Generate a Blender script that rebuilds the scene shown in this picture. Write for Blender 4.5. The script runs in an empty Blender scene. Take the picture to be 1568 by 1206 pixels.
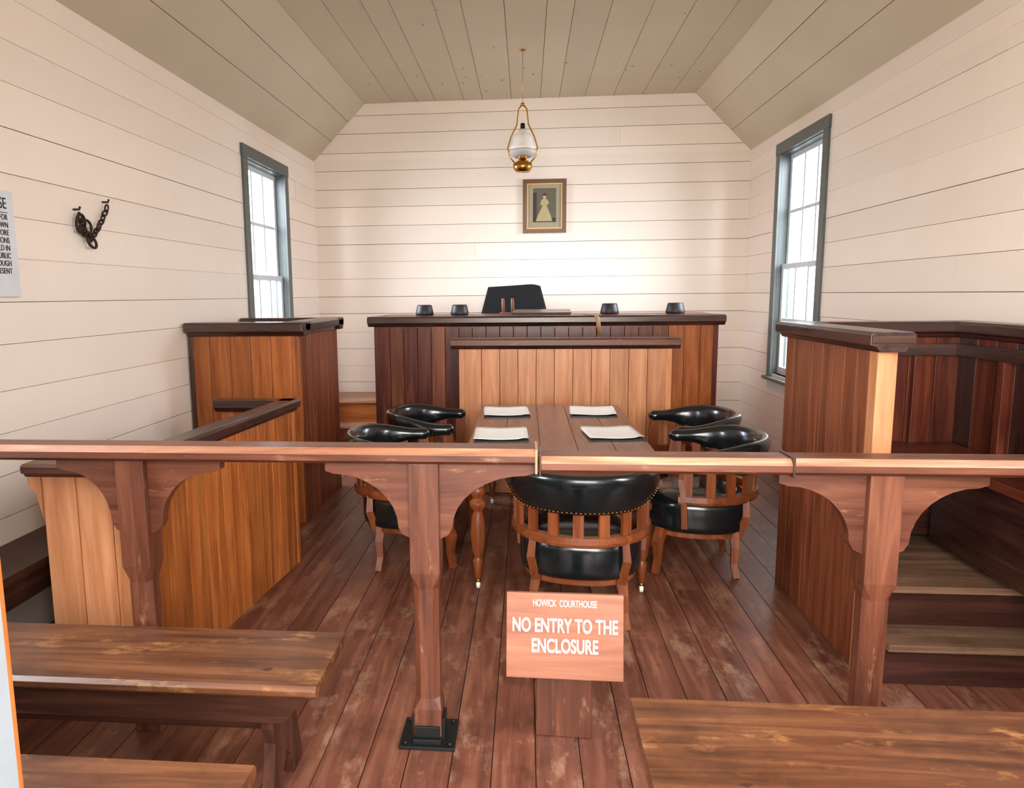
import bpy, bmesh, math, random
from mathutils import Vector, Matrix
random.seed(7)
scene=bpy.context.scene

# ------------------------------------------------------------------ camera
F=1100.0; PX,PY=711.0,603.0
Yc=Vector((806-PX,-(450-PY),-F)).normalized()
d2=Vector((1806-PX,-(440-PY),-F))
Zc=d2.cross(Yc).normalized()
if Zc.y<0: Zc=-Zc
Xc=Yc.cross(Zc).normalized()
M=Matrix((Xc,Yc,Zc)).to_4x4(); M.translation=Vector((0,0,1.6))
cam=bpy.data.cameras.new('camera'); co=bpy.data.objects.new('camera',cam)
scene.collection.objects.link(co); co.matrix_world=M
cam.sensor_width=36; cam.lens=36*F/1568; cam.shift_x=(784-PX)/1568
cam.clip_start=.05
scene.camera=co

# ------------------------------------------------------------------ materials
def s(r,g,b):
    f=lambda c:(c/255/12.92) if c/255<=.04045 else ((c/255+.055)/1.055)**2.4
    return (f(r),f(g),f(b),1)
def newmat(name):
    m=bpy.data.materials.new(name); m.use_nodes=True
    nt=m.node_tree; b=nt.nodes['Principled BSDF']; return m,nt,b
def wood(name,dark,mid,light,axis,rough=.4,worn=None,wornamt=.5,var=.35,scale=1.0,coat=0.0,bump=.15,wscale=2.2,wmax=.75,spec=.5,stain=0,wstretch=.28):
    m,nt,b=newmat(name); N=nt.nodes.new; L=nt.links.new
    tc=N('ShaderNodeTexCoord'); at=N('ShaderNodeAttribute'); at.attribute_name='tone'
    sep=N('ShaderNodeSeparateColor'); L(at.outputs['Color'],sep.inputs[0])
    off=N('ShaderNodeVectorMath'); off.operation='SCALE'; off.inputs['Scale'].default_value=37.0
    L(at.outputs['Vector'],off.inputs[0])
    add=N('ShaderNodeVectorMath'); add.operation='ADD'; L(tc.outputs['Object'],add.inputs[0]); L(off.outputs[0],add.inputs[1])
    mp=N('ShaderNodeMapping'); sc=[22*scale]*3; sc[axis]=1.6*scale; mp.inputs['Scale'].default_value=sc
    L(add.outputs[0],mp.inputs['Vector'])
    n1=N('ShaderNodeTexNoise'); n1.inputs['Scale'].default_value=1.0; n1.inputs['Detail'].default_value=7; n1.inputs['Roughness'].default_value=.62; n1.inputs['Distortion'].default_value=.6
    L(mp.outputs[0],n1.inputs['Vector'])
    rp=N('ShaderNodeValToRGB'); e=rp.color_ramp.elements
    e[0].position=.26; e[0].color=dark; e[1].position=.76; e[1].color=light
    k=e.new(.5); k.color=mid
    L(n1.outputs['Fac'],rp.inputs[0])
    mr=N('ShaderNodeMapRange'); mr.inputs['To Min'].default_value=1-var; mr.inputs['To Max'].default_value=1+var
    L(sep.outputs[0],mr.inputs['Value'])
    mul=N('ShaderNodeVectorMath'); mul.operation='SCALE'; L(rp.outputs[0],mul.inputs[0]); L(mr.outputs[0],mul.inputs['Scale'])
    col=mul.outputs[0]
    if worn:
        mp2=N('ShaderNodeMapping'); sc=[5.0*wscale]*3; sc[axis]=5.0*wscale*wstretch; mp2.inputs['Scale'].default_value=sc
        L(add.outputs[0],mp2.inputs['Vector'])
        n2=N('ShaderNodeTexNoise'); n2.inputs['Scale'].default_value=1.0; n2.inputs['Detail'].default_value=9; n2.inputs['Roughness'].default_value=.72
        L(mp2.outputs[0],n2.inputs['Vector'])
        r2=N('ShaderNodeMapRange'); r2.inputs['From Min'].default_value=.64-wornamt*.3; r2.inputs['From Max'].default_value=.76-wornamt*.2
        L(n2.outputs['Fac'],r2.inputs['Value'])
        mm=N('ShaderNodeMath'); mm.operation='MULTIPLY'; mm.inputs[1].default_value=wmax; L(r2.outputs[0],mm.inputs[0])
        mx=N('ShaderNodeMix'); mx.data_type='RGBA'; L(mm.outputs[0],mx.inputs['Factor']); L(col,mx.inputs['A']); mx.inputs['B'].default_value=worn
        col=mx.outputs['Result']
    if stain:
        n3=N('ShaderNodeTexNoise'); n3.inputs['Scale'].default_value=5.5; n3.inputs['Detail'].default_value=10; n3.inputs['Roughness'].default_value=.75
        L(tc.outputs['Object'],n3.inputs['Vector'])
        r3=N('ShaderNodeMapRange'); r3.inputs['From Min'].default_value=.5; r3.inputs['From Max'].default_value=.68; r3.inputs['To Min'].default_value=1; r3.inputs['To Max'].default_value=1-stain
        L(n3.outputs['Fac'],r3.inputs['Value'])
        m3=N('ShaderNodeVectorMath'); m3.operation='SCALE'; L(col,m3.inputs[0]); L(r3.outputs[0],m3.inputs['Scale']); col=m3.outputs[0]
    L(col,b.inputs['Base Color'])
    rr=N('ShaderNodeMapRange'); rr.inputs['To Min'].default_value=max(.05,rough-.12); rr.inputs['To Max'].default_value=rough+.15
    L(n1.outputs['Fac'],rr.inputs['Value']); L(rr.outputs[0],b.inputs['Roughness'])
    b.inputs['Specular IOR Level'].default_value=spec
    b.inputs['Coat Weight'].default_value=coat; b.inputs['Coat Roughness'].default_value=.2
    bp=N('ShaderNodeBump'); bp.inputs['Strength'].default_value=bump; bp.inputs['Distance'].default_value=.004
    L(n1.outputs['Fac'],bp.inputs['Height']); L(bp.outputs[0],b.inputs['Normal'])
    return m
def paint(name,c1,c2,rough=.5,var=.03,bump=.1,scale=1.5):
    m,nt,b=newmat(name); N=nt.nodes.new; L=nt.links.new
    tc=N('ShaderNodeTexCoord'); at=N('ShaderNodeAttribute'); at.attribute_name='tone'
    sep=N('ShaderNodeSeparateColor'); L(at.outputs['Color'],sep.inputs[0])
    n1=N('ShaderNodeTexNoise'); n1.inputs['Scale'].default_value=scale; n1.inputs['Detail'].default_value=5
    L(tc.outputs['Object'],n1.inputs['Vector'])
    mx=N('ShaderNodeMix'); mx.data_type='RGBA'; L(n1.outputs['Fac'],mx.inputs['Factor']); mx.inputs['A'].default_value=c1; mx.inputs['B'].default_value=c2
    mr=N('ShaderNodeMapRange'); mr.inputs['To Min'].default_value=1-var; mr.inputs['To Max'].default_value=1+var; L(sep.outputs[0],mr.inputs['Value'])
    mul=N('ShaderNodeVectorMath'); mul.operation='SCALE'; L(mx.outputs['Result'],mul.inputs[0]); L(mr.outputs[0],mul.inputs['Scale'])
    L(mul.outputs[0],b.inputs['Base Color']); b.inputs['Roughness'].default_value=rough
    n2=N('ShaderNodeTexNoise'); n2.inputs['Scale'].default_value=9; n2.inputs['Detail'].default_value=6; L(tc.outputs['Object'],n2.inputs['Vector'])
    bp=N('ShaderNodeBump'); bp.inputs['Strength'].default_value=bump; bp.inputs['Distance'].default_value=.01; L(n2.outputs['Fac'],bp.inputs['Height']); L(bp.outputs[0],b.inputs['Normal'])
    return m
def plain(name,c,rough=.5,metal=0,**kw):
    m,nt,b=newmat(name); N=nt.nodes.new; L=nt.links.new
    n1=N('ShaderNodeTexNoise'); n1.inputs['Scale'].default_value=14; n1.inputs['Detail'].default_value=4
    tc=N('ShaderNodeTexCoord'); L(tc.outputs['Object'],n1.inputs['Vector'])
    mx=N('ShaderNodeMix'); mx.data_type='RGBA'; L(n1.outputs['Fac'],mx.inputs['Factor'])
    mx.inputs['A'].default_value=tuple(v*.88 for v in c[:3])+(1,); mx.inputs['B'].default_value=tuple(min(1,v*1.12) for v in c[:3])+(1,)
    L(mx.outputs['Result'],b.inputs['Base Color'])
    b.inputs['Roughness'].default_value=rough; b.inputs['Metallic'].default_value=metal
    for k,v in kw.items(): b.inputs[k.replace('_',' ')].default_value=v
    return m
WALL=paint('cream_painted_boards',s(242,227,213),s(233,216,201),.32,.03,.14)
CEIL=paint('beige_painted_ceiling',s(208,193,166),s(192,176,150),.5,.07,.14)
GAP=plain('dark_gap',s(88,60,46),.9)
TRIM=plain('slate_grey_trim_paint',s(80,86,84),.4)
SASH=plain('white_sash_paint',s(205,212,216),.4)
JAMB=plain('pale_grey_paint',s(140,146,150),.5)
def trio(n,d,m_,l,**k): return [wood(n+'_'+'xyz'[a],d,m_,l,a,**k) for a in range(3)]
OR=trio('orange_kauri',s(112,56,22),s(150,82,36),s(182,110,56),rough=.36,var=.2,coat=.1,spec=.35)
RED=trio('red_mahogany',s(50,16,10),s(86,36,22),s(120,60,38),rough=.34,var=.25,coat=.1,spec=.35)
RUS=trio('russet_panel',s(76,34,18),s(112,58,34),s(144,84,54),rough=.36,var=.2,coat=.1,spec=.35)
LIT=trio('pale_kauri',s(162,98,60),s(192,128,86),s(214,156,112),rough=.38,var=.14,coat=.1,spec=.35)
DRK=trio('dark_cap_wood',s(32,14,11),s(54,28,22),s(80,46,36),rough=.28,var=.2,coat=.25)
BRN=trio('worn_rail_wood',s(58,27,16),s(90,48,31),s(118,70,48),rough=.38,worn=s(176,132,100),wornamt=.16,var=.1,coat=.1,wscale=4,wmax=.55,spec=.4)
EDG=trio('worn_edge_wood',s(104,60,42),s(150,102,76),s(198,154,124),rough=.4,var=.12)
BEN=trio('old_bench_wood',s(48,24,13),s(84,48,28),s(118,74,44),rough=.34,worn=s(172,122,70),wornamt=.26,var=.1,coat=.1,wscale=1.9,wmax=.7,stain=.4,wstretch=.45)
BDK=trio('bench_dark_wood',s(36,17,11),s(56,29,19),s(80,47,32),rough=.42,var=.15,spec=.35)
CHW=trio('chair_wood',s(80,36,16),s(114,58,28),s(142,80,44),rough=.34,var=.12,coat=.1,spec=.35)
TBL=trio('table_wood',s(74,40,27),s(102,58,40),s(126,78,54),rough=.24,var=.1,coat=.3)
FLR=wood('floor_boards',s(72,38,28),s(108,63,47),s(140,92,70),1,rough=.38,worn=s(182,144,116),wornamt=.36,var=.16,scale=.9,wscale=1.5,coat=.0,wmax=.55,bump=.3,stain=.4,wstretch=.4)
TRD=trio('worn_tread',s(76,52,38),s(110,80,60),s(142,112,88),rough=.5,var=.1,stain=.3)
PSIGN=wood('sign_wood',s(116,66,46),s(138,84,60),s(158,104,78),0,rough=.5,var=.05)
LEA=plain('black_leather',s(13,19,21),.2,0,Coat_Weight=.3,Coat_Roughness=.12)
IRON=plain('black_iron',s(26,28,28),.45,.5)
RUST=plain('rusty_iron',s(50,32,24),.6,.4)
BRASS=plain('brass',s(190,140,60),.25,1)
MILK=plain('milk_glass',s(238,232,230),.15,0,Coat_Weight=.5)
PAPER=paint('paper',s(250,250,248),s(246,246,244),.6,.01,0)
BLOT=plain('black_blotter',s(24,24,26),.5)
CLOTH=plain('black_cloth',s(12,13,15),.9)
WHT=plain('white_lettering',s(246,238,228),.6)
BLK=plain('black_lettering',s(20,20,22),.6)
SIGNW=plain('white_sign_paint',s(212,214,218),.45)
GOLD=plain('gilt_frame_edge',s(196,156,92),.4,.3)
FRM=plain('picture_frame_wood',s(96,58,30),.35)
MATB=plain('picture_mount',s(158,148,124),.7)
PRNT=plain('engraving_grey',s(98,90,74),.7)
PRL=plain('engraving_light',s(178,160,118),.7)
PRD=plain('engraving_dark',s(58,52,42),.7)
STRAP=plain('tan_strap',s(160,120,82),.5)
CER=plain('ceramic_caster',s(235,232,225),.25)
GLS,nt,b=newmat('clear_glass')
b.inputs['Transmission Weight'].default_value=1; b.inputs['Roughness'].default_value=.03; b.inputs['Base Color'].default_value=(.97,.98,1,1)
FRST,nt,b=newmat('frosted_glass')
b.inputs['Transmission Weight'].default_value=.5; b.inputs['Roughness'].default_value=.25; b.inputs['Base Color'].default_value=(.9,.88,.88,1)

# ------------------------------------------------------------------ mesh builder
class MB:
    def __init__(self):
        self.bm=bmesh.new(); self.tl=self.bm.loops.layers.float_color.new('tone'); self.mats=[]; self.T=Matrix.Identity(4)
    def mi(self,m):
        if m not in self.mats: self.mats.append(m)
        return self.mats.index(m)
    def tone(self,t=None):
        if t is None: t=(random.random(),random.random(),random.random())
        return (t[0],t[1],t[2],1)
    def v(self,p): return self.bm.verts.new(self.T@Vector(p))
    def f(self,vs,mat,tn,smooth=False):
        try: fc=self.bm.faces.new(vs)
        except ValueError: return
        fc.material_index=self.mi(mat); fc.smooth=smooth
        for l in fc.loops: l[self.tl]=tn
        return fc
    def box(self,x0,x1,y0,y1,z0,z1,mat,tone=None):
        t=self.tone(tone)
        c=[self.v((x,y,z)) for z in (z0,z1) for y in (y0,y1) for x in (x0,x1)]
        for q in ((0,2,3,1),(4,5,7,6),(0,1,5,4),(2,6,7,3),(0,4,6,2),(1,3,7,5)):
            self.f([c[i] for i in q],mat,t)
    def prism(self,poly,axis,a,b,mat,tone=None,sm=None,smooth=False):
        t=self.tone(tone)
        def P(u,w,k):
            return {'x':(k,u,w),'y':(u,k,w),'z':(u,w,k)}[axis]
        A=[self.v(P(u,w,a)) for u,w in poly]; B=[self.v(P(u,w,b)) for u,w in poly]
        n=len(poly)
        self.f(A,mat,t); self.f(B[::-1],mat,t)
        for i in range(n):
            mm=sm.get(i,mat) if sm else mat
            self.f([A[i],B[i],B[(i+1)%n],A[(i+1)%n]],mm,t,smooth)
    def loft(self,rings,mat,tone=None,caps=True,smooth=True,closed=True):
        t=self.tone(tone); R=[[self.v(p) for p in r] for r in rings]; n=len(R[0])
        for a,b in zip(R[:-1],R[1:]):
            for i in range(n if closed else n-1):
                self.f([a[i],a[(i+1)%n],b[(i+1)%n],b[i]],mat,t,smooth)
        if caps:
            self.f(R[0][::-1],mat,t); self.f(R[-1],mat,t)
    def lathe(self,prof,c,mat,n=20,caps=True,smooth=True):
        self.loft([[(c[0]+r*math.cos(2*math.pi*i/n),c[1]+r*math.sin(2*math.pi*i/n),c[2]+z) for i in range(n)] for r,z in prof],mat,None,caps,smooth)
    def tube(self,pts,rad,mat,n=8,smooth=True,square=False,closed=False):
        pts=[Vector(p) for p in pts]; rings=[]; N=len(pts)
        if not hasattr(rad,'__len__'): rad=[rad]*N
        for i,p in enumerate(pts):
            if closed: d=pts[(i+1)%N]-pts[i-1]
            else: d=pts[min(i+1,N-1)]-pts[max(i-1,0)]
            d.normalize(); up=Vector((0,0,1)) if abs(d.z)<.9 else Vector((1,0,0))
            if i and not closed: up=last
            a=d.cross(up).normalized(); b_=a.cross(d).normalized(); last=b_
            o=math.pi/4 if square else 0
            rings.append([tuple(p+(a*math.cos(o+2*math.pi*k/n)+b_*math.sin(o+2*math.pi*k/n))*rad[i]) for k in range(n)])
        if closed: rings.append(rings[0])
        self.loft(rings,mat,None,not closed,smooth)
    def obj(self,name,bevel=0,parent=None,loc=None,rot=None,solid=False):
        bmesh.ops.recalc_face_normals(self.bm,faces=self.bm.faces)
        me=bpy.data.meshes.new(name); self.bm.to_mesh(me); self.bm.free()
        for m in self.mats: me.materials.append(m)
        o=bpy.data.objects.new(name,me); scene.collection.objects.link(o)
        if bevel:
            md=o.modifiers.new('bevel','BEVEL'); md.width=bevel; md.segments=2; md.limit_method='ANGLE'; md.angle_limit=math.radians(40)
        if parent: o.parent=parent
        if loc: o.location=loc
        if rot: o.rotation_euler=rot
        return o
def empty(name,loc=(0,0,0),rot=(0,0,0)):
    e=bpy.data.objects.new(name,None); e.empty_display_size=.1; scene.collection.objects.link(e); e.location=loc; e.rotation_euler=rot; return e
def text(name,body,size,mat,parent,loc,rot=(math.pi/2,0,0),align='CENTER',sx=1.0,ext=.0008,bold=0,ls=1.0):
    t=bpy.data.curves.new(name,'FONT'); t.body=body; t.size=size; t.align_x=align; t.align_y='CENTER'; t.extrude=ext; t.offset=bold; t.materials.append(mat); t.space_line=ls
    o=bpy.data.objects.new(name,t); scene.collection.objects.link(o); o.parent=parent; o.location=loc; o.rotation_euler=rot; o.scale=(sx,1,1); return o

# ------------------------------------------------------------------ room
W=2.36; D=8.1; SP=3.08; CH=3.68; SH=1.765; YF=.88
TW=.1
WIN={-1:dict(r=[(1.1,2.25),(5.98,7.12)],z0=.72,z1=2.86),1:dict(r=[(1.1,2.25),(6.04,7.22)],z0=.74,z1=2.96)}  # first range on each side: unseen window added to let more light in
rowsz=[0.0]
while rowsz[-1]<CH: rowsz.append(rowsz[-1]+random.choice([.19,.2,.21,.205]))
def side_wall(name,sgn):
    m=MB(); w_=WIN[sgn]; OPY=[(a+TW*.8,b-TW*.8) for a,b in w_['r']]; OZ0,OZ1=w_['z0']+.08,w_['z1']-.09
    def bx(d0,d1,y0,y1,z0,z1,mat):
        a,b=sgn*(W+d0),sgn*(W+d1); m.box(min(a,b),max(a,b),y0,y1,z0,z1,mat)
    bx(.016,.09,YF,D+.1,-.02,OZ0,GAP); bx(.016,.09,YF,D+.1,OZ1,SP+.1,GAP)
    ys=[YF]+[v for o in OPY for v in o]+[D+.1]
    for i in range(0,len(ys),2): bx(.016,.09,ys[i],ys[i+1],OZ0,OZ1,GAP)
    for k in range(len(rowsz)-1):
        z0,z1=rowsz[k],min(rowsz[k+1],SP+.03)
        if z0>=SP: break
        gp=random.choice([.0015,.0025,.003,.004])
        cuts=[z0+gp]+[z for z in (OZ0,OZ1) if z0<z<z1]+[z1]
        jo=sorted(random.uniform(2.6,7.9) for _ in range(random.choice([0,1,1])))
        for a,b in zip(cuts[:-1],cuts[1:]):
            mid=(a+b)/2
            segs=[(YF,D)]
            if OZ0<mid<OZ1: segs=[(ys[i],min(ys[i+1],D)) for i in range(0,len(ys),2)]
            for (y0,y1) in segs:
                pts=[y0]+[j for j in jo if y0+.2<j<y1-.2]+[y1]
                for p,q in zip(pts[:-1],pts[1:]):
                    e=random.uniform(0,.003)
                    bx(-e,.02,p+.0007,q-.0007,a,b,WALL)
    return m.obj(name)
side_wall('wall_left',-1); side_wall('wall_right',1)
m=MB(); m.box(-W-.1,W+.1,D+.016,D+.1,-.02,CH+.1,GAP)
def halfw(z): return W if z<=SP else W-(z-SP)/(CH-SP)*(W-SH)
for k in range(len(rowsz)-1):
    z0,z1=rowsz[k]+random.choice([.002,.003,.004,.005]),min(rowsz[k+1],CH)
    if z0>=CH: break
    zz=[z0]+([SP] if z0<SP<z1 else [])+[z1]
    jo=[random.uniform(-1.8,1.8)] if random.random()<.35 else []
    for a,b in zip(zz[:-1],zz[1:]):
        e=random.uniform(0,.003)
        if jo:
            j=jo[0]; m.prism([(-halfw(a),a),(j-.0007,a),(j-.0007,b),(-halfw(b),b)],'y',D-e,D+.02,WALL); m.prism([(j+.0007,a),(halfw(a),a),(halfw(b),b),(j+.0007,b)],'y',D-e,D+.02,WALL)
        else: m.prism([(-halfw(a),a),(halfw(a),a),(halfw(b),b),(-halfw(b),b)],'y',D-e,D+.02,WALL)
m.obj('wall_back')
m=MB()
DX0,DX1,DZ=-.81,1.5,2.75
m.box(-W-.1,DX0,YF,.95,0,SP+.02,WALL); m.box(DX1,W+.1,YF,.95,0,SP+.02,WALL); m.box(DX0,DX1,YF,.95,DZ,SP+.02,WALL)
m.prism([(-W,SP+.02),(W,SP+.02),(SH,CH),(-SH,CH)],'y',YF,.95,WALL)
m.obj('wall_front')
m=MB()
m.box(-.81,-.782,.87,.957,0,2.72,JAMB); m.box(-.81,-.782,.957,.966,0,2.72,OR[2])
m.box(1.47,1.5,.87,.957,0,2.72,SASH); m.box(1.47,1.5,.957,.966,0,2.72,OR[2]); m.box(-.81,1.5,.87,.966,2.72,2.75,SASH)
m.obj('trim_doorway')
# ceiling
m=MB()
m.box(-SH-.05,SH+.05,YF,D+.1,CH+.016,CH+.08,GAP)
x=-SH
while x<SH-.01:
    w=random.choice([.2,.27,.3,.31]); x1=min(x+w,SH)
    if SH-x1<.1: x1=SH
    ys=[YF]+([random.uniform(2.5,6.5)] if random.random()<.5 else [])+[D]
    for p,q in zip(ys[:-1],ys[1:]):
        m.box(x+.002,x1-.002,p+.001,q-.001,CH-random.uniform(0,.004),CH+.02,CEIL)
    x=x1
for i in range(60):
    kx,ky=random.uniform(-1.7,1.7),random.choice([random.uniform(6.9,7.8),random.uniform(2.5,7.8)])
    m.lathe([(random.uniform(.004,.011),CH-.0052),(.003,CH-.0055)],(kx,ky,0),GAP,7)
L_=math.hypot(W-SH,CH-SP)
for sg in (-1,1):
    u=Vector((sg*(W-SH),0,SP-CH)).normalized(); n=Vector((sg*(CH-SP),0,(W-SH))).normalized()
    def P(d,h):
        p=Vector((sg*SH,0,CH))+u*d+n*h; return (p.x,p.z)
    m.prism([P(-.02,.016),P(L_+.02,.016),P(L_+.02,.08),P(-.02,.08)],'y',YF,D+.1,GAP)
    for a,b in ((0,.27),(.27,.55),(.55,L_)):
        m.prism([P(a+.002,0),P(b-.002,0),P(b-.002,.02),P(a+.002,.02)],'y',YF,D,CEIL)
m.obj('ceiling')
# floor
m=MB(); m.box(-W-.1,W+.1,-2.2,D+.1,-.1,-.016,GAP)
x=-W
while x<W-.001:
    w=random.choice([.14,.15,.155,.16]); x1=min(x+w,W)
    if W-x1<.05: x1=W
    ys=[-2.2]+sorted(random.uniform(0,8) for _ in range(2))+[D]
    for p,q in zip(ys[:-1],ys[1:]):
        m.box(x+.002,x1-.002,p+.001,q-.001,-.02,-random.uniform(0,.0015),FLR)
    x=x1
m.obj('floor')
# windows; the near pair is added out of view to let light in
wn=0
for sgn in (-1,1):
    WZ0,WZ1=WIN[sgn]['z0'],WIN[sgn]['z1']; OZ0,OZ1=WZ0+.08,WZ1-.09
    for (ya,yb) in WIN[sgn]['r']:
        wn+=1; m=MB(); oa,ob=ya+TW*.8,yb-TW*.8
        def bx(d0,d1,y0,y1,z0,z1,mat):
            a,b=sgn*(W+d0),sgn*(W+d1); m.box(min(a,b),max(a,b),y0,y1,z0,z1,mat)
        bx(-.022,.0,ya,ya+TW,WZ0+.04,WZ1-TW,TRIM); bx(-.022,0,yb-TW,yb,WZ0+.04,WZ1-TW,TRIM)
        bx(-.026,0,ya-.01,yb+.005,WZ1-TW,WZ1,TRIM)
        bx(-.055,.03,ya-.03,yb+.03,WZ0+.02,WZ0+.05,TRIM); bx(-.015,0,ya,yb,WZ0-.06,WZ0+.02,SASH)
        bx(0,.12,oa,oa+.02,OZ0,OZ1,TRIM); bx(0,.12,ob-.02,ob,OZ0,OZ1,TRIM); bx(0,.12,oa,ob,OZ1-.02,OZ1,TRIM); bx(0,.14,oa,ob,OZ0-.03,OZ0,TRIM)
        za,zb=OZ0,OZ1-.02; zm=(za+zb)/2; y0,y1=oa+.02,ob-.02
        for (q0,q1,d) in ((za,zm+.02,.045),(zm-.02,zb,.08)):
            bx(d,d+.035,y0,y0+.05,q0,q1,SASH); bx(d,d+.035,y1-.05,y1,q0,q1,SASH)
            bx(d,d+.035,y0+.05,y1-.05,q0,q0+(.07 if d<.06 else .045),SASH); bx(d,d+.035,y0+.05,y1-.05,q1-.045,q1,SASH)
            ww=(y1-y0-.1)/3
            for i in (1,2): bx(d+.004,d+.032,y0+.05+ww*i-.014,y0+.05+ww*i+.014,q0+.04,q1-.04,SASH)
            bx(d+.005,d+.031,y0+.05,y1-.05,(q0+q1)/2-.014,(q0+q1)/2+.014,SASH)
        m.obj('window_%d'%wn,.002)

# ------------------------------------------------------------------ joinery helpers
def planks_x(m,x0,x1,y0,y1,z0,z1,w,mats,gap=.003):
    n=max(1,round((x1-x0)/w))
    for i in range(n):
        a=x0+(x1-x0)*i/n; b=x0+(x1-x0)*(i+1)/n
        m.box(a+gap/2,b-gap/2,y0,y1,z0,z1,random.choice(mats)[2])
def planks_y(m,y0,y1,x0,x1,z0,z1,w,mats,gap=.003):
    n=max(1,round((y1-y0)/w))
    for i in range(n):
        a=y0+(y1-y0)*i/n; b=y0+(y1-y0)*(i+1)/n
        m.box(x0,x1,a+gap/2,b-gap/2,z0,z1,random.choice(mats)[2])
CAPS=lambda o,w,h:[(-o,h*.35),(-o,h*.85),(-o+.012,h),(w+o-.012,h),(w+o,h*.85),(w+o,h*.35),(w+o*.45,h*.25),(w+o*.2,0),(-o*.2,0),(-o*.45,h*.25)]
def cap_x(m,x0,x1,y0,y1,z,h,o,mats,sm=None):
    m.prism([(y0+u,z+v) for u,v in CAPS(o,y1-y0,h)],'x',x0,x1,mats[0],sm=sm)
def cap_y(m,y0,y1,x0,x1,z,h,o,mats,sm=None):
    m.prism([(x0+u,z+v) for u,v in CAPS(o,x1-x0,h)],'y',y0,y1,mats[1],sm=sm)

# ---- judge's bench
m=MB()
planks_x(m,-1.35,-.6,6.40,6.42,0,1.32,.125,[RED,RUS]); planks_x(m,-.6,1.1,6.40,6.42,0,1.32,.125,[RED]); planks_x(m,1.1,1.64,6.40,6.42,0,1.32,.125,[RUS,OR])
planks_y(m,6.44,7.2,-1.35,-1.33,0,1.32,.125,[RED]); planks_y(m,6.44,7.2,1.62,1.64,0,1.32,.125,[RED])
m.box(-1.34,1.63,6.422,6.44,0,1.30,GAP)
for xx in (-1.365,1.615): m.box(xx,xx+.04,6.385,6.425,0,1.32,RED[2])
m.box(-1.36,1.65,6.385,6.40,0,.12,RED[0])
cap_x(m,-1.42,1.71,6.40,6.56,1.32,.09,.05,DRK)
cap_y(m,6.5,7.2,-1.36,-1.30,1.32,.09,.045,DRK); cap_y(m,6.5,7.2,1.58,1.65,1.32,.09,.045,DRK)
m.box(-1.33,1.62,6.56,7.15,1.38,1.412,RED[0])
m.obj('judges_bench',.003)
# ---- clerk desk
m=MB()
planks_x(m,-.50,1.09,5.70,5.72,0,1.17,.148,[LIT])
for xx in (-.535,1.085): m.box(xx,xx+.045,5.69,5.735,0,1.17,LIT[2])
planks_y(m,5.735,6.25,-.53,-.51,0,1.17,.13,[OR]); planks_y(m,5.735,6.25,1.10,1.12,0,1.17,.13,[OR])
m.box(-.5,1.09,5.722,5.735,0,1.15,GAP)
m.box(-.5,1.09,5.695,5.70,.0,.1,LIT[0])
cap_x(m,-.60,1.19,5.69,5.80,1.17,.085,.045,DRK,sm={0:BRN[0],1:BRN[0]})
m.box(-.53,1.12,5.80,6.25,1.18,1.21,DRK[0])
m.obj('clerks_desk',.003)
# ---- platform
m=MB(); Wm=W-.012; Dm=D-.012
m.box(-Wm,1.6,7.46,Dm,0,.47,OR[0]); m.box(-Wm,1.6,7.43,Dm,.47,.5,EDG[0])
m.box(-Wm,1.6,7.26,7.459,0,.23,RED[0]); m.box(-Wm,1.6,7.255,7.459,.23,.26,EDG[0])
m.obj('judges_platform',.003)
# ---- left dock
m=MB()
dx0,dx1,dy0,dy1=-2.345,-1.565,4.83,5.86
planks_x(m,dx0,dx1-.05,dy0,dy0+.02,0,1.33,.155,[OR])
planks_y(m,dy0+.05,dy1,dx1-.02,dx1,0,1.33,.16,[RUS])
planks_x(m,dx0,dx1,dy1-.02,dy1,0,1.33,.12,[RED])
m.box(dx1-.05,dx1+.003,dy0-.003,dy0+.05,0,1.33,OR[2])
m.box(dx0,dx0+.02,dy0+.02,dy1-.02,0,1.33,RED[1]); m.box(dx0,dx1-.02,dy0+.02,dy0+.035,0,1.3,GAP); m.box(dx1-.035,dx1-.02,dy0+.05,dy1-.02,0,1.3,GAP)
m.box(dx0-.001,dx0+.03,dy0-.012,dy0,0,1.33,DRK[2])
cap_x(m,dx0-.0,dx1+.05,dy0,dy0+.07,1.33,.095,.07,DRK); cap_y(m,dy0+.03,dy1+.04,dx1-.07,dx1,1.332,.095,.05,DRK); cap_x(m,dx0,dx1+.05,dy1-.07,dy1,1.331,.095,.04,DRK)
m.box(dx0,dx1-.04,dy0+.04,dy1-.03,.18,.2,RED[0])
m.obj('dock_enclosure',.003)
# ---- left low pew
m=MB()
a=Vector((-1.49,2.66,0)); b_=Vector((-1.37,4.09,0)); dr=(b_-a); ln=dr.length
m.T=Matrix.Translation(a)@Matrix.Rotation(math.atan2(dr.y,dr.x)-math.pi/2,4,'Z')
planks_y(m,.02,ln,-.02,0,0,.93,.078,[OR])
m.box(-.035,-.02,.02,ln,0,.9,GAP)
m.box(-.03,.006,ln-.03,ln+.006,0,.93,OR[2])
cap_y(m,-.02,ln+.03,-.05,0,.93,.07,.035,DRK)
m.T=Matrix.Identity(4)
planks_x(m,-1.93,-1.50,2.64,2.66,0,.90,.145,[LIT,OR,LIT]); m.box(-1.92,-1.5,2.66,2.675,0,.88,GAP)
cap_x(m,-1.985,-1.49,2.63,2.68,.90,.055,.03,BRN,sm={1:EDG[0]})
m.prism([(-1.93,.9),(-1.985,.9),(-1.985,.86),(-1.955,.83),(-1.945,.78),(-1.93,.72)],'y',2.635,2.665,LIT[2])
planks_x(m,-1.80,-1.40,4.07,4.09,0,.93,.08,[OR]); cap_x(m,-1.83,-1.36,4.05,4.10,.93,.07,.035,DRK)
m.obj('jury_pew',.003)
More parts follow.
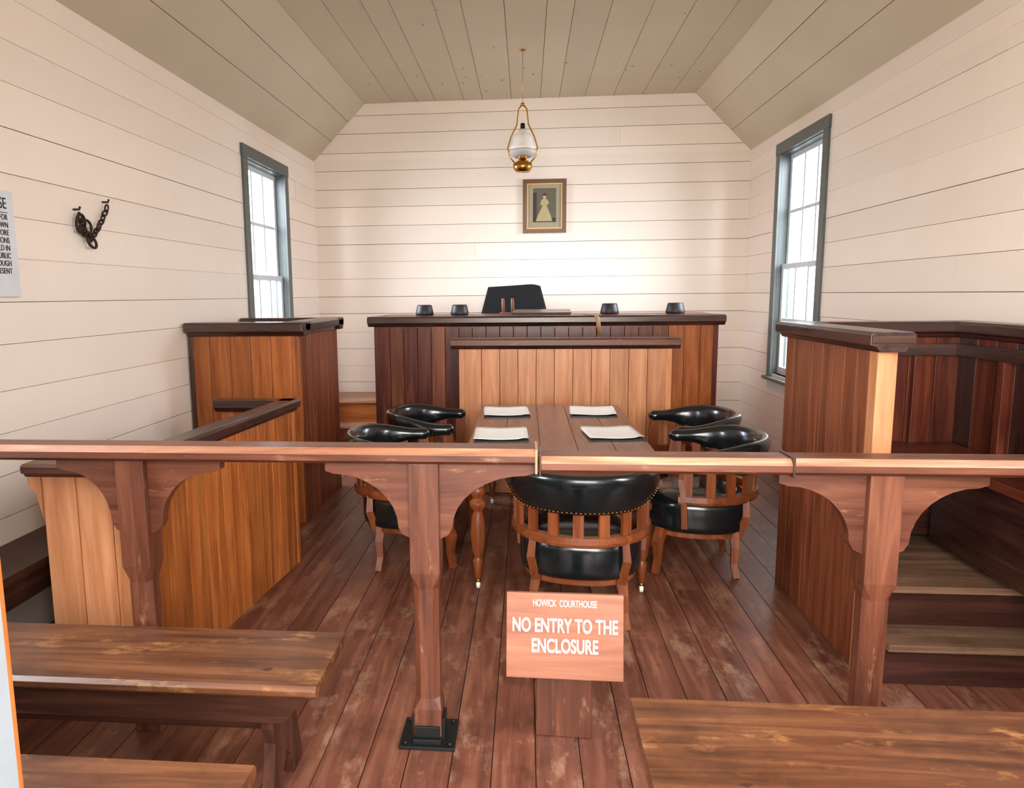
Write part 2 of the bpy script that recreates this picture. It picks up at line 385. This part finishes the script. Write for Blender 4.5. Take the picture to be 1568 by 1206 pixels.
# ---- wall bench at left
m=MB()
m.box(-2.355,-2.06,2.3,4.5,.46,.50,BDK[1]); m.box(-2.09,-2.065,2.35,4.45,.36,.46,BDK[1])
for yy in (2.5,3.4,4.4): m.prism([(-2.35,0),(-2.09,0),(-2.13,.2),(-2.09,.46),(-2.35,.46)],'y',yy,yy+.035,BDK[2])
m.obj('wall_bench',.003)
# ---- right dock (witness box)
m=MB()
X=1.39; y0,y1=2.96,3.98; XR=2.22; YN=2.56
planks_y(m,y0+.07,y1,X,X+.02,0,1.36,.115,[RUS]); m.box(X+.022,X+.04,y0+.07,y1-.1,0,1.34,RED[2])
m.box(X-.005,X+.07,y0,y0+.07,0,1.36,LIT[2])
cap_y(m,y0-.03,y1+.04,X-.005,X+.075,1.36,.08,.045,DRK)
m.box(X-.045,X+.115,y0-.034,y0-.03,1.395,1.425,BDK[0])
planks_x(m,X+.04,XR,y1-.12,y1-.1,0.3,1.36,.14,[RED]); m.box(X+.022,XR,y1-.1,y1,0,1.36,RED[0])
cap_x(m,X,XR+.06,y1-.1,y1-.02,1.361,.08,.04,DRK)
planks_y(m,YN,y1-.12,XR-.02,XR,0.0,1.36,.14,[RED,DRK]); m.box(XR,XR+.03,YN,y1,0,1.34,RED[2])
cap_y(m,YN,y1,XR-.02,XR+.05,1.362,.08,.04,DRK)
m.box(X+.04,XR-.02,y1-.15,y1-.12,1.27,1.33,DRK[0]); m.box(XR-.05,XR-.02,YN,y1-.15,1.27,1.33,DRK[1])
for xx in (X+.3,X+.58): m.box(xx,xx+.045,y1-.155,y1-.12,.36,1.27,RED[2])
for yy in (2.6,3.0,3.45): m.box(XR-.055,XR-.02,yy,yy+.05,.36,1.27,RED[2])
m.box(X+.05,XR-.03,3.56,y1-.13,.78,.82,RED[0]); m.box(X+.05,XR-.03,3.62,3.64,.4,.78,DRK[0])
m.box(XR-.3,XR-.02,2.6,3.56,.78,.82,RED[1]); m.box(XR-.26,XR-.24,2.6,3.56,.4,.78,DRK[1])
m.box(X+.02,XR,3.07,y1-.1,0,.33,DRK[0]); m.box(X+.02,XR,3.045,y1-.1,.33,.36,TRD[0])
m.box(X+.075,XR,2.90,3.069,0,.15,DRK[0]); m.box(X+.075,XR,2.875,3.069,.15,.18,TRD[0])
m.obj('witness_box',.003)

# ---- rail
m=MB()
def railseg(x0,x1,zb):
    sec=[(2.37,0),(2.47,0),(2.485,.015),(2.485,.035),(2.465,.055),(2.375,.055),(2.352,.035),(2.352,.012)]
    m.prism([(u,zb+v) for u,v in sec],'x',x0,x1,BRN[0],sm={5:EDG[0]})
railseg(-W+.005,.035,1.03); railseg(.05,.862,1.006); railseg(.868,W-.005,1.006)
def ring(cx,cy,h,c,z):
    p=[(h,h-c),(h-c,h),(-h+c,h),(-h,h-c),(-h,-h+c),(-h+c,-h),(h-c,-h),(h,-h+c)]
    return [(cx+u,cy+w,z) for u,w in p]
def post(px,top,base=0):
    m.loft([ring(px,2.42,.05,.002,base),ring(px,2.42,.05,.002,.13),ring(px,2.42,.044,.02,.17),ring(px,2.42,.044,.02,.58),ring(px,2.42,.052,.002,.64),ring(px,2.42,.052,.002,top)],BRN[2],smooth=False)
def bracket(px,sg,reach,top,drop=.26,th=.022):
    pts=[(0,0),(reach,0),(reach,-.035)]
    for i in range(9):
        a=math.pi/2*i/8
        rx=reach-.075; rz=drop-.07
        pts.append((reach-.03-rx*math.sin(a) , -.045-rz+rz*math.cos(a)))
    pts+= [(.03,-drop),(0,-drop-.015)]
    m.prism([(px+sg*(.05+u),top+w) for u,w in pts],'y',2.42-th,2.42+th,BRN[0])
for px,top in ((-1.40,1.03),(-.35,1.03),(1.165,1.006)): post(px,top)
bracket(-1.40,-1,.24,1.03); bracket(-1.40,1,.27,1.03); bracket(-.35,-1,.30,1.03); bracket(-.35,1,.33,1.03); bracket(1.165,-1,.28,1.006); bracket(1.165,1,.28,1.006)
m.box(-.45,-.25,2.33,2.51,0,.012,IRON)
m.box(-.40,-.30,2.345,2.37,.012,.03,IRON); m.box(-.395,-.305,2.36,2.369,.03,.07,IRON); m.box(-.299,-.29,2.38,2.46,.012,.09,IRON); m.box(-.41,-.401,2.38,2.46,.012,.09,IRON)
for bx_,by_ in ((-.43,2.35),(-.27,2.35),(-.43,2.49),(-.27,2.49)): m.lathe([(.008,0),(.008,.006),(.004,.01)],(bx_,by_,.012),IRON,8)
m.box(.030,.038,2.348,2.489,1.004,1.088,STRAP); m.box(.044,.05,2.348,2.489,.998,1.072,DRK[0]); m.box(.8615,.8685,2.349,2.488,1.0,1.066,DRK[0])
m.obj('railing',.003)

# ---- foreground benches
def bench(name,x0,x1,y0,y1,legs,zt=.45):
    m=MB(); h=.04
    r=.012
    sec=[(y0+r,zt-h),(y1-r,zt-h),(y1,zt-h+r),(y1,zt-r),(y1-r,zt),(y0+r,zt),(y0,zt-r),(y0,zt-h+r)]
    m.prism(sec,'x',x0,x1,BEN[0])
    for ya in (y0+.035,y1-.06):
        pts=[(x0+.03,zt-h)]
        for i in range(7):
            t=i/6; pts.append((x0+.03+.10*t,zt-h-.015-.085*(t*t*(3-2*t))))
        for i in range(7):
            t=1-i/6; pts.append((x1-.03-.10*t,zt-h-.015-.085*(t*t*(3-2*t))))
        pts.append((x1-.03,zt-h))
        m.prism(pts,'y',ya,ya+.025,BDK[0])
    for lx in legs:
        yc=(y0+y1)/2; w=(y1-y0)/2-.065
        m.prism([(yc-w,zt-h),(yc-w,zt-.18),(yc-w+.02,zt-.24),(yc-w-.03,.03),(yc-w-.03,0),(yc-.06,0),(yc-.04,.08),(yc,.12),(yc+.04,.08),(yc+.06,0),(yc+w+.03,0),(yc+w+.03,.03),(yc+w-.02,zt-.24),(yc+w,zt-.18),(yc+w,zt-h)],'x',lx-.018,lx+.018,BDK[2])
    m.box(legs[0],legs[-1],(y0+y1)/2-.012,(y0+y1)/2+.012,.2,.27,BDK[0])
    for q in legs:
        yq=y0+.10
        m.prism([(q-.02,yq-.004),(q+.0,yq-.010),(q+.015,yq),(q+.012,yq+.008),(q-.012,yq+.006)],'z',zt-.001,zt+.0006,BDK[0])
    return m.obj(name,.004)
bench('wooden_bench',-2.25,-.62,1.94,2.31,[-2.0,-.80])
bench('wooden_bench',-2.2,-.67,1.22,1.60,[-1.9,-.85])
bench('wooden_bench',.30,2.1,1.50,1.97,[.52,1.9])

# ---- table
m=MB()
x0,x1,y0,y1=-.33,.69,3.70,5.45
n=5
for i in range(n):
    a=x0+(x1-x0)*i/n; b2=x0+(x1-x0)*(i+1)/n
    m.box(a+(.0008 if i else 0),b2-(.0008 if i<n-1 else 0),y0,y1,.73,.76,TBL[1])
m.box(x0+.05,x1-.05,y0+.05,y0+.075,.62,.73,TBL[0]); m.box(x0+.05,x1-.05,y1-.075,y1-.05,.62,.73,TBL[0])
m.box(x0+.05,x0+.075,y0+.075,y1-.075,.62,.73,TBL[1]); m.box(x1-.075,x1-.05,y0+.075,y1-.075,.62,.73,TBL[1])
prof=[(.012,.05),(.02,.07),(.024,.12),(.03,.16),(.02,.18),(.034,.22),(.042,.32),(.034,.40),(.024,.44),(.045,.47),(.045,.49),(.026,.51),(.042,.54),(.042,.56),(.03,.58)]
for lx in (x0+.07,x1-.07):
    for ly in (y0+.065,y1-.065):
        m.lathe(prof,(lx,ly,0),CHW[2],16); m.box(lx-.035,lx+.035,ly-.035,ly+.035,.58,.731,CHW[2])
        m.lathe([(.014,.035),(.016,.05),(.012,.055)],(lx,ly,0),BRASS,10)
        m.T=Matrix.Translation((lx,ly,.022))@Matrix.Rotation(math.pi/2,4,'Y'); m.lathe([(.012,-.012),(.022,-.008),(.022,.008),(.012,.012)],(0,0,0),CER,14); m.T=Matrix.Identity(4)
m.obj('table',.003)
for (px,py,rz) in ((-.14,5.07,.06),(-.15,4.24,0.03),(.47,5.11,-.04),(.51,4.30,.10)):
    e=empty('paper_stack',(px,py,.76),(0,0,rz))
    m=MB(); m.box(-.15,.155,-.185,.17,0,.004,BLOT); m.obj('blotter',0,e,(.006,-.018,.0005))
    m=MB(); g=10
    rings=[]
    for j in range(g+1):
        v=-1+2*j/g
        rings.append([( .16*u*(1-.06*(v>.8)), .185*v+ .006*math.sin(4*u+px*9)+(.03 if (v<-.9 and u>.7) else 0), .007+.007*abs(v)**3+.004*u*u) for u in [-1+2*i/g for i in range(g+1)]])
    m.loft(rings,PAPER,closed=False,caps=False); o=m.obj('sheets',0,e); md=o.modifiers.new('s','SOLIDIFY'); md.thickness=.0015

# ---- chairs
def chair(loc,rz,name='captains_chair'):
    m=MB(); R=.335; LS=math.pi*R/2; ARM=.13; LT=LS+ARM; TOP=.79
    def P(sv):
        sg=1 if sv>=0 else -1; q=abs(sv)
        if q<LS: a=q/R; return Vector((sg*R*math.sin(a),-R*math.cos(a),0)),Vector((sg*math.sin(a),-math.cos(a),0))
        return Vector((sg*(R-(q-LS)*.08),q-LS,0)),Vector((sg,0,0))
    def arm(sv):
        t=min(1,max(0,(abs(sv)-.24)/.33)); return t*t*(3-2*t)
    rings=[];K=45
    for i in range(K):
        sv=-LT+2*LT*i/(K-1); p,n=P(sv); a=arm(sv); top=TOP-.05*a; h=.20*(1-a)+.075*a
        dd=(LT-abs(sv)); end=.45 if dd<.001 else 1
        rg=[]
        for k in range(16):
            th=2*math.pi*k/16; c,s_=math.cos(th),math.sin(th)
            ww=(.024+.026*((s_+1)/2)**2); ww=ww*(1-a)+.046*a
            z=top-h/2+(h/2)*s_*end; lean=(z-.6)*.22*(1-a)
            rg.append(tuple(p+n*(ww*(abs(c)**.8*(1 if c>0 else -1))*end+lean)+Vector((0,0,z))))
        rings.append(rg)
    m.loft(rings,LEA)
    for i in range(66):
        sv=-LT+.02+(2*LT-.04)*i/65; p,n=P(sv); a=arm(sv); top=TOP-.05*a; h=.20*(1-a)+.075*a; z=top-h+.02
        q=p+n*(.024*(1-a)+.038*a+(z-.6)*.22*(1-a))
        m.lathe([(.0035,-.003),(.0045,0),(.0035,.003)],(q.x,q.y,z),BRASS,5,True)
    for i in range(11):
        sv=-LT+.05+(2*LT-.10)*i/10; p,n=P(sv); a=arm(sv); top=TOP-.05*a; h=.20*(1-a)+.075*a
        ang=math.atan2(n.y,n.x); m.T=Matrix.Translation(p-n*.008)@Matrix.Rotation(ang,4,'Z')
        m.box(-.009,.009,-.025,.025,.47,top-h+.03,CHW[2]); m.T=Matrix.Identity(4)
    rings=[]
    for i in range(K):
        sv=-LT+2*LT*i/(K-1); p,n=P(sv); p=p-n*.010
        rings.append([tuple(p+n*u+Vector((0,0,z))) for u,z in ((-.02,.44),(.02,.44),(.024,.455),(.02,.485),(-.02,.485))])
    m.loft(rings,CHW[0],smooth=False)
    for sg in (-1,1):
        m.tube([(sg*.31,ARM-.04,.30),(sg*.325,ARM-.03,.45),(sg*.315,ARM-.01,.58),(sg*.32,ARM-.03,.69)],[.024,.022,.018,.022],CHW[2],4,False,True)
    def se(sx,z,rx=.305,ry=.295):
        o=[]
        for k in range(32):
            th=2*math.pi*k/32; c,s_=math.cos(th),math.sin(th)
            o.append((rx*sx*abs(c)**.8*(1 if c>0 else -1), ry*sx*abs(s_)**.8*(1 if s_>0 else -1)-.005,z))
        return o
    m.loft([se(.90,.255),se(.97,.27),se(.985,.30),se(.99,.40),se(.97,.43),se(.88,.455),se(.6,.475),se(.2,.482)],LEA)
    m.loft([se(.86,.225),se(.90,.23),se(.90,.258),se(.86,.26)],CHW[0],smooth=False)
    for sg in (-1,1):
        m.tube([(sg*.20,-.19,.26),(sg*.215,-.20,.17),(sg*.22,-.195,.08),(sg*.235,-.21,0)],[.036,.03,.025,.024],CHW[2],4,False,True)
        m.tube([(sg*.21,.20,.26),(sg*.24,.225,.19),(sg*.225,.22,.09),(sg*.235,.235,0)],[.038,.034,.024,.024],CHW[2],4,False,True)
        m.tube([(sg*.20,-.215,.24),(sg*.225,-.25,.36),(sg*.215,-.245,.46)],[.03,.028,.022],CHW[2],4,False,True)
    return m.obj(name,0,None,loc,(0,0,rz))
chair((.275,3.55,0),math.radians(-6))
chair((-.70,4.25,0),math.radians(-80))
chair((-.60,5.06,0),math.radians(-92))
chair((1.00,4.25,0),math.radians(84))
chair((1.06,5.02,0),math.radians(95))

# ---- judge's chair with robe
e=empty('judges_chair',(-.13,7.55,.507))
m=MB()
m.loft([[(sx*.24,sy*.22,z) for sx,sy in ((-1,-1),(1,-1),(1,1),(-1,1))] for z in (.40,.46)],CHW[0],smooth=False)
for sx in (-1,1):
    for sy in (-1,1): m.tube([(sx*.2,sy*.18,.42),(sx*.23,sy*.2,0)],.022,CHW[2],8)
    m.tube([(sx*.2,.2,.44),(sx*.22,.26,1.12)],.02,CHW[2],8)
    m.tube([(sx*.22,-.2,.44),(sx*.24,-.18,.68)],.016,CHW[2],8); m.tube([(sx*.24,-.22,.68),(sx*.25,.22,.70)],.02,CHW[1],8)
for i in range(5): m.tube([((i-2)*.08,.2,.44),((i-2)*.085,.25,1.1)],.012,CHW[2],8)
m.box(-.25,.25,.235,.275,1.08,1.16,CHW[0])
m.obj('chair_frame',.003,e)
m=MB(); rings=[]
for j in range(11):
    t=j/10; z=1.185-t*.5; hw=.28+.13*t; rg=[]
    for k in range(40):
        th=2*math.pi*k/40; c,s_=math.cos(th),math.sin(th)
        fold=1+.22*t*math.sin(9*th+1)
        rg.append((hw*abs(c)**.6*(1 if c>0 else -1), .255+(.05+.05*t)*s_*fold, z-.012*abs(c)**3*(1-t)+.012*math.sin(3*c)*(1-t)))
    rings.append(rg)
m.loft(rings,CLOTH); m.obj('black_robe',0,e)
m=MB()
for xx in (-.22,-.13): m.tube([(xx,6.98,1.415),(xx-.005,6.99,1.56)],[.02,.015],CHW[2],6)
m.box(-.26,-.09,6.95,7.03,1.413,1.425,CHW[0]); m.obj('letter_rack',.002)
m=MB(); m.prism([(6.60,1.413),(6.92,1.413),(6.92,1.45),(6.60,1.425)],'x',-.13,.40,BDK[0]); m.prism([(6.60,1.426),(6.92,1.451),(6.92,1.456),(6.60,1.431)],'x',-.14,.41,DRK[0]); m.obj('writing_slope',.003)
for xx in (-.95,-.62,.76,1.35):
    m=MB(); m.lathe([(.078,0),(.086,.008),(.082,.03),(.070,.085),(.064,.095),(.052,.093),(.05,.07)],(0,0,0),BLOT,24); m.obj('ink_pot',0,None,(xx,6.72,1.413))
m=MB()
pts=[(.52,6.6,1.42),(.57,6.5,1.42),(.60,6.36,1.418),(.615,6.337,1.39),(.625,6.335,1.33),(.64,6.335,1.25)]
m.loft([[(p[0]-.018,p[1],p[2]),(p[0]+.018,p[1],p[2])] for p in pts],STRAP,closed=False,caps=False); o=m.obj('leather_strap'); o.modifiers.new('s','SOLIDIFY').thickness=.004

# ---- picture
m=MB(); px0,px1,pz0,pz1=-.04,.43,2.26,2.83; fy=D-.04; w=.042
def fr(a0,a1,b0,b1,ya,yb,mat): m.box(a0,a1,ya,yb,b0,b1,mat)
fr(px0,px1,pz0,pz0+w,fy,D-.004,FRM); fr(px0,px1,pz1-w,pz1,fy,D-.004,FRM); fr(px0,px0+w,pz0+w,pz1-w,fy,D-.004,FRM); fr(px1-w,px1,pz0+w,pz1-w,fy,D-.004,FRM)
g=.016
for a in ((px0+w,px1-w,pz0+w,pz0+w+g),(px0+w,px1-w,pz1-w-g,pz1-w),(px0+w,px0+w+g,pz0+w+g,pz1-w-g),(px1-w-g,px1-w,pz0+w+g,pz1-w-g)): fr(*a,fy+.008,D-.004,GOLD)
fr(px0+w,px1-w,pz0+w,pz1-w,fy+.02,D-.004,MATB)
cx=(px0+px1)/2
fr(cx-.125,cx+.125,pz0+.115,pz1-.095,fy+.018,fy+.021,PRNT)
fr(cx-.125,cx+.125,pz0+.115,pz0+.16,fy+.017,fy+.0205,PRD); fr(cx-.125,cx-.085,pz0+.16,pz1-.14,fy+.017,fy+.0205,PRD)
m.prism([(cx-.095,2.385),(cx+.085,2.385),(cx+.07,2.44),(cx+.045,2.50),(cx+.022,2.555),(cx+.05,2.575),(cx+.035,2.61),(cx+.01,2.625),(cx-.012,2.625),(cx-.035,2.61),(cx-.05,2.56),(cx-.022,2.555),(cx-.045,2.50),(cx-.075,2.44)],'y',fy+.0155,fy+.019,PRL)
m.prism([(cx+.019*math.cos(t*.7),2.645+.024*math.sin(t*.7)) for t in range(9)],'y',fy+.0155,fy+.019,PRL)
m.prism([(cx-.02,2.655),(cx+.02,2.655),(cx+.018,2.675),(cx,2.685),(cx-.018,2.675)],'y',fy+.015,fy+.018,PRD)
m.obj('framed_picture',.001)

# ---- hanging lamp
e=empty('hanging_oil_lamp',(-.035,6.54,0))
m=MB()
m.lathe([(.03,3.68),(.03,3.672),(.012,3.665)],(0,0,0),BRASS,14)
m.tube([(0,0,3.67),(0,0,3.24)],.002,BRASS,6)
m.lathe([(.014,3.24),(.02,3.23),(.014,3.215)],(0,0,0),BRASS,12)
for sg in (-1,1): m.tube([(sg*.008,0,3.225),(sg*.035,0,3.19),(sg*.05,0,3.06),(sg*.10,0,2.96),(sg*.128,0,2.87),(sg*.12,0,2.80),(sg*.07,0,2.74)],.006,BRASS,8)
m.lathe([(.03,2.66),(.062,2.662),(.082,2.69),(.084,2.73),(.05,2.75),(.03,2.765)],(0,0,0),BRASS,24)
m.lathe([(.03,2.765),(.045,2.78),(.045,2.80),(.03,2.84)],(0,0,0),BRASS,20)
m.obj('brass_frame',0,e)
m=MB(); m.lathe([(.03,3.02),(.036,3.0),(.07,2.975),(.096,2.94),(.10,2.90),(.118,2.865),(.12,2.845)],(0,0,0),MILK,28,False)
o=m.obj('milk_glass_shade',0,e); o.modifiers.new('s','SOLIDIFY').thickness=.003
m=MB(); m.lathe([(.12,2.845),(.118,2.82),(.095,2.80),(.06,2.785)],(0,0,0),FRST,28,False)
o=m.obj('glass_bowl',0,e); o.modifiers.new('s','SOLIDIFY').thickness=.003
m=MB(); m.lathe([(.026,2.81),(.034,2.85),(.024,2.92),(.02,3.07)],(0,0,0),GLS,20,False)
o=m.obj('glass_chimney',0,e); o.modifiers.new('s','SOLIDIFY').thickness=.002

# ---- shackles
m=MB()
def link(c,dirv,nrm,a,b3,r):
    c=Vector(c); dirv=Vector(dirv).normalized(); nrm=Vector(nrm); side=dirv.cross(nrm).normalized()
    m.tube([c+dirv*(a*math.cos(2*math.pi*k/14))+side*(b3*math.sin(2*math.pi*k/14)) for k in range(14)],r,RUST,6,True,False,True)
A=Vector((-2.33,3.93,2.11)); B=Vector((-2.33,3.74,1.91)); C=Vector((-2.33,3.66,2.04))
def chain(p,q,n,sag):
    for i in range(n):
        t=(i+.5)/n; pt=p.lerp(q,t)+Vector((0,0,-sag*4*t*(1-t))); d=(q-p)+Vector((0,0,-sag*4*(1-2*t)))
        nr=Vector((1,0,0)) if i%2==0 else (Vector((1,0,0)).cross(d)).normalized()
        link(pt,d,nr,.023,.014,.005)
chain(A,B,9,.02); chain(C,B,5,.01)
link((-2.335,3.72,1.97),(0,1,.3),(1,0,0),.05,.042,.0075); link((-2.33,3.67,1.99),(0,.4,1),(1,0,0),.048,.036,.0075); link((-2.325,3.75,1.90),(0,1,-.4),(1,0,.2),.042,.03,.0075)
for p in (A,C): m.tube([(-2.365,p.y,p.z+.02),(-2.325,p.y,p.z+.02),(-2.32,p.y,p.z+.035)],.006,RUST,6)
m.obj('iron_shackles')

# ---- wall notice
e=empty('wall_notice',(-W+.004,3.19,1.61))
m=MB(); m.box(0,.012,-.62,0,0,.475,SIGNW); m.box(.012,.014,-.60,-.04,.375,.378,BLK); m.obj('board',.002,e)
rt=(math.pi/2,0,math.pi/2)
text('title','COURT HOUSE',.07,BLK,e,(.0135,-.045,.415),rt,'RIGHT',.75)
text('lettering','BUILT IN 1848 FOR\nTHE TOWN\nAND WAS BEFORE\nALL ELECTIONS\nHELD IN\nTHE PUBLIC\nTHROUGH\nAT PRESENT',.036,BLK,e,(.0135,-.045,.235),rt,'RIGHT',.8,ls=.95)

# ---- no entry sign
e=empty('no_entry_sign',(.137,2.43,0),(0,0,math.radians(-3)))
m=MB(); m.box(-.10,.10,.02,.17,0,.25,BDK[2]); m.box(-.10,.10,.012,.02,.0,.23,BRN[2]); m.obj('post_block',.004,e)
m=MB(); m.box(-.205,.205,-.011,.011,-.15,.15,PSIGN); bd=m.obj('board',.002,e,(0,-.005,.40),(math.radians(-9),0,math.radians(2)))
text('heading','HOWICK  COURTHOUSE',.034,WHT,bd,(0,-.0125,.115),(math.pi/2,0,0),'CENTER',.58,.001)
text('warning','NO ENTRY TO THE\nENCLOSURE',.068,WHT,bd,(0,-.0125,.0),(math.pi/2,0,0),'CENTER',.62,.001,bold=.0012,ls=1.05)

# ------------------------------------------------------------------ light
w=bpy.data.worlds.new('World'); scene.world=w; w.use_nodes=True; nt=w.node_tree; bg=nt.nodes['Background']
tc=nt.nodes.new('ShaderNodeTexCoord'); sp=nt.nodes.new('ShaderNodeSeparateXYZ'); rp=nt.nodes.new('ShaderNodeValToRGB')
nt.links.new(tc.outputs['Generated'],sp.inputs[0]); mr=nt.nodes.new('ShaderNodeMapRange'); mr.inputs['From Min'].default_value=-1; nt.links.new(sp.outputs['Z'],mr.inputs['Value']); nt.links.new(mr.outputs[0],rp.inputs[0])
rp.color_ramp.elements[0].position=.48; rp.color_ramp.elements[0].color=(.42,.46,.40,1); rp.color_ramp.elements[1].position=.52; rp.color_ramp.elements[1].color=(.88,.95,1,1)
nt.links.new(rp.outputs[0],bg.inputs[0]); bg.inputs[1].default_value=3.3
def area(name,loc,aim,sx,sy,E,col):
    l=bpy.data.lights.new(name,'AREA'); l.shape='RECTANGLE'; l.size=sx; l.size_y=sy; l.energy=E; l.color=col
    o=bpy.data.objects.new(name,l); scene.collection.objects.link(o); o.location=loc
    o.rotation_euler=(Vector(aim)-Vector(loc)).to_track_quat('-Z','Y').to_euler()
for sg in (-1,1):
    for (ya,yb) in WIN[sg]['r']:
        yc=(ya+yb)/2
        if ya>3: area('window_daylight',(sg*(W+1.1),yc-.3,2.8),(0,yc+.3,1.1),1.8,1.8,430,(.78,.87,1))
        else: area('window_daylight',(sg*(W+1.1),yc,2.7),(0,yc+.6,1.4),1.8,1.8,360,(.95,.96,1))  # fill lamp for the added, unseen near windows
area('doorway_daylight',(.3,-1.4,2.2),(0.3,4,1.8),2.6,2.4,370,(1,.94,.86))
scene.view_settings.view_transform='Standard'
